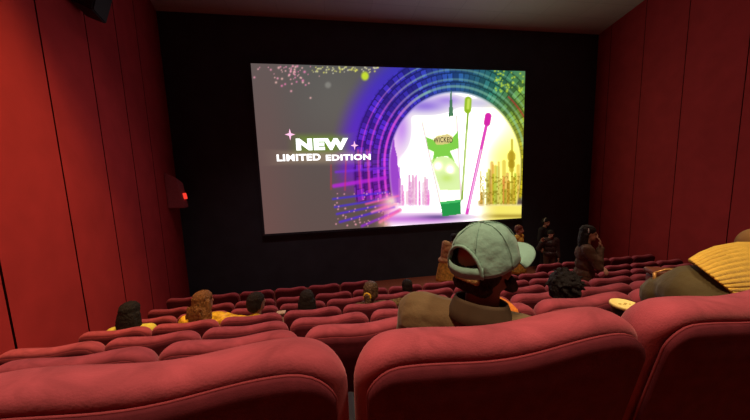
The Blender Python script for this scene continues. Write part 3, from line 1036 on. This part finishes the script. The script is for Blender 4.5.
# fourth row, from the left wall
seat_person('person with long straight black hair and a lime top, seated beside the left wall', 131, 312, 3, 0, 0.25, top_mat='lime', leg_mat='denim', hair_mat='hair_black', hair='long', scale=1.0, bulk=1.2)
w5 = at(203, 302, ROW_Y[3] + 0.25)
seat_person('person with golden brown wavy hair in a yellow satin jacket, arm stretched along the seats', 204, 301, 3, 4, 0.25, top_mat='yellow_shiny', leg_mat='denim', hair_mat='hair_gold', hair='wavy',
            top_name='jacket', scale=1.02, bulk=1.6, fold=0.035, head_yaw=math.radians(25),
            arms={1: ((0.40, -0.05, 1.0), (0.62, -0.06, 1.03), (0, 0, -1))})
seat_person('person with short dark hair and face turned right, beside the yellow satin sleeve', 257, 302, 3, 0, 0.22, top_mat='black_cloth', leg_mat='denim', hair_mat='hair_dark', hair='short',
            head_yaw=math.radians(40), scale=1.0)
seat_person('person with plain dark brown hair, seated fourth from the left wall in the fourth row', 307, 299, 3, 0, 0.25, top_mat='black_cloth', leg_mat='denim', hair_mat='hair_dark', hair='long', scale=1.02)
seat_person('person with brown curly ponytail held by a yellow scrunchie', 371, 291, 3, 0, 0.27, top_mat='fur', leg_mat='denim', hair_mat='hair_curly', hair='tail', scale=1.03, head_yaw=math.radians(20), top_name='cardigan', bulk=1.6)
seat_person('person with short dark hair, just left of the man in the mint cap', 407, 286, 4, 0, 0.25, top_mat='black_cloth', leg_mat='denim', hair_mat='hair_dark', hair='short', scale=1.02)


def stand_person(label, px, py, y, floor_z, facing, **kw):
    p = at(px, py, y)
    kw.pop('scale', 1.0)
    sc = min(1.08, max(0.86, (p.z - floor_z) / 1.605))
    root, hd, HR = person(label, (p.x, y, floor_z), facing, seated=False, scale=sc, **kw)
    head = root.matrix_basis @ hd(0, 0, 0)
    root.location.x += p.x - head.x
    root.location.y += p.y - head.y
    root['group'] = 'people standing in the aisles'
    print('STAND', label[:30], 'want', round(p.z - floor_z, 3), 'have', round(head.z - floor_z, 3))
    return root, hd, HR


F6 = ROW_FLOOR[6]
stand_person('standing person in a tan coat and mustard top, half hidden left of the mint cap', 454, 237, 6.5, F6, 20, top_mat='tan', leg_mat='black_cloth', hair_mat='hair_dark', hair='short', tilt=0.36, top_name='coat',
             bulk=1.8, fold=0.02, skirt='mustard', scale=0.96)
stand_person('standing person with reddish brown hair in a mustard dress, right of the mint cap brim', 519.5, 230, 6.6, F6, 150, top_mat='mustard', leg_mat='black_cloth', hair_mat='hair_red', hair='short', top_name='dress',
             bulk=1.4, fold=0.02, skirt='mustard', scale=0.98, face=True)
stand_person('standing person in a dark shiny jacket, one hand raised, near the screen', 551, 234, 6.6, F6, 195, top_mat='dark_shiny', leg_mat='brown_cloth', hair_mat='hair_black', hair='short', head_pitch=math.radians(-14),
             top_name='jacket', voxel=0.008, face=True, bulk=1.8, fold=0.03, scale=0.94,
             arms={1: ((0.34, 0.02, 1.12), (0.30, 0.10, 1.36), (0, 1, 0), (-0.15, 0.1, 1))})
r_, hd, HR = stand_person('standing person with a pale headband, behind the one in the shiny jacket', 546, 222.5, 7.3, F6, 160, top_mat='black_cloth', leg_mat='black_cloth', hair_mat='hair_black', hair='short', face=True, scale=1.0)
bm = bmesh.new()
add_tube(bm, [hd(0.088 * math.cos(a), -0.006, 0.04 + 0.094 * math.sin(a)) for a in (PI * k / 20 for k in range(21))], 0.012, 8)
link_mesh('headband', bm, M['grey_band'], r_)
w_, hd, HR = stand_person('standing person with long dark hair and a brown coat, hand raised to the mouth', 589, 234, 3.42, ROW_FLOOR[3], 128, top_mat='brown_cloth', leg_mat='brown_cloth', hair_mat='hair_dark', hair='long',
                          skin='skin', head_yaw=math.radians(6), top_name='coat', voxel=0.008, face=True, bulk=1.0, fold=0.03, scale=1.02,
                          arms={1: ((0.23, 0.13, 1.16), (0.06, 0.17, 1.42), (-0.2, -1, 0), (-0.2, -0.02, 1)), -1: ((-0.24, 0.1, 1.16), (-0.02, 0.2, 1.1), (0, 0, -1))})
bm = bmesh.new()
add_tube(bm, [hd(0.09 * math.cos(a), -0.012, 0.03 + 0.1 * math.sin(a)) for a in (PI * k / 20 for k in range(21))], 0.008, 8)
link_mesh('headband', bm, M['grey_band'], w_)

# the bending person at the right, nearest row
Y0 = 0.86
hip_l, hip_r, hip_t = at(651, 296, Y0), at(737, 296, Y0), at(694, 266, Y0 + 0.02)
hipc = (hip_l + hip_r) / 2
upper = [at(690, 261, Y0 + 0.03), at(701, 254, Y0 + 0.05), at(716, 248, Y0 + 0.08), at(738, 243, Y0 + 0.11), at(770, 243, Y0 + 0.15), at(800, 252, Y0 + 0.18)]
lower = [at(738, 299, Y0 - 0.06), at(752, 303, Y0 - 0.05), at(770, 306, Y0 - 0.03), at(795, 306, Y0), at(820, 304, Y0 + 0.06), at(835, 296, Y0 + 0.12)]
chest = (upper[4] + lower[4]) / 2
headc = at(761, 248, 1.14)
bend = thing('person', 'person bending over in a yellow ribbed sweater, olive trousers and tan cap', 'person', (hipc.x, hipc.y, ROW_FLOOR[0]))


def L(v): return Vector(v) - bend.location


hp, chl, hl = L(hipc), L(chest), L(headc)
ax = (chl - hp).normalized()
foot = {s: Vector((0.05 + 0.03 * s, 0.12 * s + 0.02, 0.06)) for s in (-1, 1)}
sd = Vector((ax.y, -ax.x, 0)).normalized()
shp = {s: chl + Vector((0.0, 0.12 * s, -0.02)) for s in (-1, 1)}
elb = {s: shp[s] + Vector((0.12, 0.02, -0.26)) for s in (-1, 1)}
wri = {s: elb[s] + Vector((0.12, 0.03, -0.2)) for s in (-1, 1)}
body = [('e', hp + Vector((0, 0, -0.03)), (0.11, 0.11, 0.08)), ('c', hp + Vector((0.05, 0, -0.03)), 0.07, chl, 0.08), ('c', shp[-1], 0.055, shp[1], 0.055), ('c', chl + ax * 0.08, 0.055, hl, 0.05),
        ('e', hl, (0.09, 0.075, 0.085)), ('e', hl + Vector((0.03, 0, -0.05)), (0.06, 0.055, 0.06)), ('c', hl + Vector((0.085, 0, 0)), 0.011, hl + Vector((0.1, 0, -0.03)), 0.013)]
for s in (-1, 1):
    body += [('c', shp[s], 0.055, elb[s], 0.042), ('c', elb[s], 0.042, wri[s], 0.027), ('c', hp + Vector((0, 0.08 * s, -0.04)), 0.09, hp.lerp(foot[s], 0.5) + Vector((0.03, 0, 0)), 0.06),
             ('c', hp.lerp(foot[s], 0.5) + Vector((0.03, 0, 0)), 0.058, foot[s] + Vector((0, 0, 0.03)), 0.036), ('c', foot[s] + Vector((-0.03, 0, -0.02)), 0.035, foot[s] + Vector((0.14, 0, -0.025)), 0.03),
             ('e', hl + Vector((0, 0.076 * s, -0.01)), (0.02, 0.012, 0.03))]
    body += hand_shapes(wri[s], wri[s] - elb[s], Vector((-1, 0, -0.3)), s, 0.4)
organic('body', body, M['skin'], bend, 0.010, 3)
hw = (hip_r - hip_l).length / 2 * 0.53
RH = Euler((0, 0, -math.radians(56))).to_matrix()
tr = [('e', hp, (hw, 0.18, (hip_t - hipc).z + 0.004), RH), ('e', hp + Vector((0.0, 0, -0.05)), (hw * 0.95, 0.16, 0.1), RH)]
for s in (-1, 1):
    tr += [('c', hp + Vector((0, 0.08 * s, -0.04)), 0.105, hp.lerp(foot[s], 0.5) + Vector((0.03, 0, 0)), 0.078), ('c', hp.lerp(foot[s], 0.5) + Vector((0.03, 0, 0)), 0.078, foot[s] + Vector((0, 0, 0.04)), 0.062)]
organic('trousers', tr, M['olive_trouser'], bend, 0.011, 4, 0.02, 0.12)
for s in (-1, 1):
    organic('shoe', [('c', foot[s] + Vector((-0.035, 0, -0.018)), 0.042, foot[s] + Vector((0.15, 0, -0.022)), 0.036)], M['shoe'], bend, 0.01, 2)
# sweater: ribbed hem running into a plain back
bm = bmesh.new()
NSEG, NR = 160, 60
rings = []
for i in range(NR + 1):
    t_ = i / NR * (len(upper) - 1)
    a = min(int(t_), len(upper) - 2)
    f = t_ - a
    u0, l0 = L(upper[a].lerp(upper[a + 1], f)), L(lower[a].lerp(lower[a + 1], f))
    c, e1 = (u0 + l0) / 2, (u0 - l0) / 2
    e2 = Vector((1.5, 1, -0.35)).normalized() * (0.165 if t_ < 4 else 0.165 - 0.07 * (t_ - 4))
    rib = 0.0045 * max(0.0, 1 - max(0, t_ - 2.0) / 0.9)
    ring_ = []
    for k in range(NSEG):
        q = 2 * PI * k / NSEG
        rr = 1.0 + rib / 0.15 * math.cos(40 * q)
        ring_.append(c + e1 * rr * math.cos(q) + e2 * rr * math.sin(q))
    rings.append(ring_)
add_loft(bm, rings, cap=False)
sw = link_mesh('sweater', bm, M['yellow'], bend)
so = sw.modifiers.new('knit', 'SOLIDIFY')
so.thickness = 0.006
organic('sleeve', [('c', shp[1], 0.075, elb[1], 0.062), ('c', elb[1], 0.062, elb[1].lerp(wri[1], 0.9), 0.045), ('e', shp[1] - sd * 0.04, (0.07, 0.07, 0.07))], M['yellow'], bend, 0.01, 3)
organic('sleeve', [('c', shp[-1], 0.075, elb[-1], 0.062), ('c', elb[-1], 0.062, elb[-1].lerp(wri[-1], 0.9), 0.045), ('e', shp[-1] + sd * 0.04, (0.07, 0.07, 0.07))], M['yellow'], bend, 0.01, 3)
organic('hair', [('e', hl + Vector((-0.02, 0, 0.0)), (0.085, 0.082, 0.085))], M['hair_dark'], bend, 0.008, 2)
tcap = thing('cap', 'tan cap on the head of the bending person, at the right edge', 'cap', headc)
bm = bmesh.new()
rings = []
for j in range(14):
    ph = PI / 2 * max(j / 13, 0.02)
    rings.append([Vector((0.107 * math.sin(ph) ** 0.8 * math.cos(a), 0.092 * math.sin(ph) ** 0.8 * math.sin(a), 0.015 + 0.1 * math.cos(ph))) for a in (2 * PI * k / 40 for k in range(40))])
add_loft(bm, rings)
link_mesh('crown', bm, M['tan_cap'], tcap)
bm = bmesh.new()
vg = []
for k in range(21):
    w1 = -1 + k / 10
    p = Vector((0.107 * math.cos(w1 * 1.2), 0.092 * math.sin(w1 * 1.2), 0.015))
    o_ = 0.07 * math.sqrt(max(0, 1 - w1 * w1 * 0.98))
    vg.append([bm.verts.new((p.x + o_ * t_, p.y, p.z - 0.012 * w1 * w1 * t_)) for t_ in (0, 0.33, 0.66, 1)])
for i in range(20):
    for j in range(3): bm.faces.new((vg[i][j], vg[i + 1][j], vg[i + 1][j + 1], vg[i][j + 1]))
b_ = link_mesh('brim', bm, M['tan_cap'], tcap)
b_.modifiers.new('board', 'SOLIDIFY').thickness = 0.005

# leather bag with gold edging hanging at the bending person's hip
bagp = at(670, 285, 0.98)
bag = thing('shoulder_bag', 'brown leather bag with gold edging, left of the olive trousers', 'bag', bagp, math.radians(-25))
bm = bmesh.new()
add_box(bm, (0, 0, -0.02), (0.165, 0.07, 0.16), 0.02, 3)
link_mesh('pouch', bm, M['leather'], bag)
bm = bmesh.new()
add_box(bm, (0, -0.005, 0.062), (0.178, 0.085, 0.03), 0.012, 3)
add_box(bm, (0, -0.042, 0.03), (0.178, 0.008, 0.075), 0.003, 2)
link_mesh('flap', bm, M['leather'], bag)
bm = bmesh.new()
add_tube(bm, [(-0.089, -0.045, 0.07), (-0.09, -0.048, 0.04), (-0.086, -0.048, -0.02), (-0.075, -0.046, -0.1)], 0.006, 8)
add_tube(bm, [(-0.089, -0.045, 0.07), (-0.04, -0.03, 0.084), (0.03, -0.028, 0.086), (0.09, -0.03, 0.08)], 0.004, 8)
link_mesh('edging', bm, M['gold_trim'], bag)
bm = bmesh.new()
add_tube(bm, [(0.085, 0, 0.06), (0.11, 0.02, 0.09), (0.16, 0.05, 0.1), (0.22, 0.07, 0.06)], 0.007, 8)
link_mesh('strap', bm, M['leather'], bag)

# ------------------------------------------------------------------ small things
cup_y = 0.76
lidp = at(624.5, 303.5, cup_y)
cup = thing('drink_cup', 'dark cup with a cream lid, between the middle and right nearest seats', 'cup', (lidp.x, lidp.y, lidp.z - 0.15))
bm = bmesh.new()
add_loft(bm, [[Vector((r * math.cos(a), r * math.sin(a), z)) for a in (2 * PI * k / 40 for k in range(40))] for (r, z) in ((0.027, 0.0), (0.029, 0.002), (0.037, 0.138), (0.0375, 0.141))])
link_mesh('cup_body', bm, M['cup'], cup)
bm = bmesh.new()
add_loft(bm, [[Vector((r * math.cos(a), r * math.sin(a), z)) for a in (2 * PI * k / 48 for k in range(48))] for (r, z) in ((0.0385, 0.138), (0.041, 0.139), (0.042, 0.146), (0.040, 0.151), (0.036, 0.1515), (0.034, 0.148), (0.0, 0.148))], cap=False)
link_mesh('lid', bm, M['lid'], cup)
bm = bmesh.new()
for (x, y, rx, ry) in ((-0.014, 0.004, 0.006, 0.004), (-0.004, -0.004, 0.007, 0.003), (0.008, 0.003, 0.006, 0.005), (0.016, -0.005, 0.004, 0.003)):
    add_ellipsoid(bm, (x, y, 0.148), (rx, ry, 0.0012))
link_mesh('lid_print', bm, M['lid_mark'], cup)
s01 = seats[(0, 1)]
bm = bmesh.new()
add_box(bm, (0, 0, -0.011), (0.26, 0.2, 0.02), 0.008, 2)
add_capsule(bm, (-0.1, 0, -0.02), 0.014, (-0.1, 0, -0.42), 0.014)
o = link_mesh('tray_table', bm, M['black_plastic'], s01)
o.location = Vector((lidp.x + 0.02, lidp.y, lidp.z - 0.15)) - s01.location
o['label'] = 'black swivel tray'
# pale tray edge in the fourth row
tp = at(281, 312.5, ROW_Y[3] + 0.2)
s33 = seats[(3, 2)]
bm = bmesh.new()
add_box(bm, (0, 0, 0), (0.1, 0.07, 0.02), 0.006, 2)
add_capsule(bm, (0.02, 0, -0.012), 0.014, (0.02, 0, -0.6), 0.014)
o = link_mesh('tray_table', bm, M['tray'], s33)
o.location = tp - s33.location
o['label'] = 'pale swivel tray'
# orange jacket over a seat back, furry coat, paper
s12 = seats[(1, 2)]
oj = thing('folded_jacket', 'orange fleece jacket over a seat back, beside the right shoulder of the cap man', 'jacket', (s12.location.x + 0.19, s12.location.y, s12.location.z))
bm = bmesh.new()
NX_, NY_ = 22, 26
gv = []
for i in range(NX_ + 1):
    x = -0.15 + 0.27 * i / NX_
    tz = top_z(min(max(x + 0.19 + W / 2, 0.02), W - 0.02))
    col = []
    drop = 0.30 - 0.16 * (i / NX_)
    for j in range(NY_ + 1):
        t_ = j / NY_
        wob = 0.006 * math.sin(13 * x * 6 + 5 * t_) + 0.004 * math.sin(31 * t_ + i)
        sl = 0.075 * i / NX_
        if t_ < 0.5 and sl > 0.03:
            z = tz - sl - 0.02 * (0.5 - t_)
            y = -0.062 + 0.004 * (0.5 - t_)
        elif t_ < 0.3:
            q = t_ / 0.3
            z = tz - 0.14 * (1 - q) ** 1
            y = 0.094
        elif t_ < 0.5:
            q = (t_ - 0.3) / 0.2 * PI
            y = 0.015 + 0.079 * math.cos(q)
            z = tz + 0.016 * math.sin(q)
        else:
            q = (t_ - 0.5) / 0.5
            z = tz - max(sl, 0.0) - drop * q
            y = -0.064
        col.append(bm.verts.new((x, y + lean(z) - abs(wob) * (1 if y < 0 else -1), z)))
    gv.append(col)
for i in range(NX_):
    for j in range(NY_): bm.faces.new((gv[i][j], gv[i + 1][j], gv[i + 1][j + 1], gv[i][j + 1]))
jb = link_mesh('cloth', bm, M['orange'], oj)
so = jb.modifiers.new('cloth', 'SOLIDIFY')
so.thickness = 0.012
so.offset = 1
fp = at(395, 303, ROW_Y[3] + 0.06)
fur = organic('fur_hood', [('e', (0, 0, 0), (0.12, 0.06, 0.04)), ('e', (-0.05, 0.0, -0.01), (0.07, 0.06, 0.04)), ('e', (0.06, 0.0, 0.01), (0.06, 0.05, 0.04))], M['fur'], None, 0.008, 1, 0.03, 0.02)
fur.location = fp
tag(fur, 'brown fur trimmed hood lying on a seat top, left of the olive jacket shoulder', 'hood')

# speaker and wall box on the left wall
def on_left(y, z, outw): return Vector((left_x(y) + outw, y, z))


ang = math.atan(0.285)
spk = thing('wall_speaker', 'black loudspeaker high on the left wall, cut by the top edge', 'speaker', on_left(4.12, EYE + 2.3, 0.0), ang)
bm = bmesh.new()
add_loft(bm, [[Vector(p) for p in r] for r in (((0.04, -0.2, 0.0), (0.25, -0.17, -0.08), (0.25, 0.17, -0.08), (0.04, 0.2, 0.0)), ((0.04, -0.22, 0.3), (0.36, -0.19, 0.3), (0.36, 0.19, 0.3), (0.04, 0.22, 0.3)), ((0.04, -0.2, 0.62), (0.34, -0.17, 0.66), (0.34, 0.17, 0.66), (0.04, 0.2, 0.62)))])
bmesh.ops.bevel(bm, geom=bm.edges[:], offset=0.015, segments=2, affect='EDGES')
link_mesh('cabinet', bm, M['black_plastic'], spk, False)
bm = bmesh.new()
add_box(bm, (0.02, 0, 0.3), (0.05, 0.1, 0.2), 0.005, 2)
link_mesh('bracket', bm, M['dark_metal'], spk, False)
bm = bmesh.new()
add_box(bm, (0.362, 0, 0.45), (0.012, 0.3, 0.26), 0.004, 2)
link_mesh('grille', bm, material('speaker_grille', (0.02, 0.02, 0.02, 1), 0.8, 0.5, 300), spk, False)

box = thing('wall_light', 'dark wall box with a small red light, near the left edge of the front wall', 'light', on_left(7.15, EYE - 0.2, 0.0), ang)
bm = bmesh.new()
add_loft(bm, [[Vector(p) for p in r] for r in (((0.0, -0.2, -0.3), (0.32, -0.12, -0.32), (0.34, 0.2, -0.32), (0.0, 0.2, -0.3)), ((0.0, -0.2, 0.56), (0.2, -0.14, 0.44), (0.28, 0.2, 0.3), (0.0, 0.2, 0.5)))])
bmesh.ops.bevel(bm, geom=bm.edges[:], offset=0.015, segments=2, affect='EDGES')
link_mesh('housing', bm, M['box_face'], box, False)
bm = bmesh.new()
add_box(bm, (0.315, 0.05, -0.03), (0.05, 0.13, 0.15), 0.01, 2, Euler((0, math.radians(-8), math.radians(-8))).to_matrix())
o = link_mesh('lamp_lens', bm, glow('red_lamp', (1.0, 0.05, 0.03, 1), 1.0), box, False)
o['label'] = 'glowing red lens'

# ------------------------------------------------------------------ light
def spot(name, loc, target, energy, color, size_deg, blend=0.6, radius=0.35):
    l = bpy.data.lights.new(name, 'SPOT')
    l.energy = energy
    l.color = color
    l.spot_size = math.radians(size_deg)
    l.spot_blend = blend
    l.shadow_soft_size = radius
    o = bpy.data.objects.new(name, l)
    o.location = loc
    o.rotation_euler = (Vector(target) - Vector(loc)).to_track_quat('-Z', 'Y').to_euler()
    COL.objects.link(o)
    return o


WARM = (1.0, 0.62, 0.36)
spot('downlight', (-0.4, 2.2, CEIL - 0.1), (-2.9, 3.0, EYE - 0.9), 1350, (1.0, 0.58, 0.2), 44, 1.0)
spot('downlight', (-0.5, 0.2, CEIL - 0.1), (-0.5, 0.7, 2.0), 920, (1.0, 0.66, 0.42), 86, 0.9)
spot('downlight', (2.0, 0.1, CEIL - 0.1), (2.0, 0.6, 2.0), 470, (1.0, 0.74, 0.5), 86, 0.9)
spot('downlight', (-0.8, 4.6, CEIL - 0.1), (-0.8, 4.6, 0.5), 360, (1.0, 0.62, 0.55), 100, 0.9)
spot('downlight', (4.6, 4.6, CEIL - 0.1), (4.6, 4.6, 0.5), 480, (1.0, 0.7, 0.52), 80, 0.9)

wd = bpy.data.worlds.new('dark')
wd.use_nodes = True
wd.node_tree.nodes['Background'].inputs['Color'].default_value = (0.01, 0.008, 0.008, 1)
scene.world = wd

cd = bpy.data.cameras.new('camera')
cd.sensor_width = 36.0
cd.sensor_fit = 'HORIZONTAL'
cd.lens = FPX / 750 * 36.0
cd.clip_start = 0.02
co_ = bpy.data.objects.new('camera', cd)
COL.objects.link(co_)
m4 = Matrix.Identity(4)
for i in range(3):
    m4[i][0] = CAM[0][i]
    m4[i][1] = CAM[1][i]
    m4[i][2] = -CAM[2][i]
m4.translation = (0, 0, EYE)
co_.matrix_world = m4
scene.camera = co_
scene.view_settings.view_transform = 'Standard'
scene.view_settings.look = 'None'
scene.view_settings.gamma = 1.0
scene.view_settings.exposure = 0.0
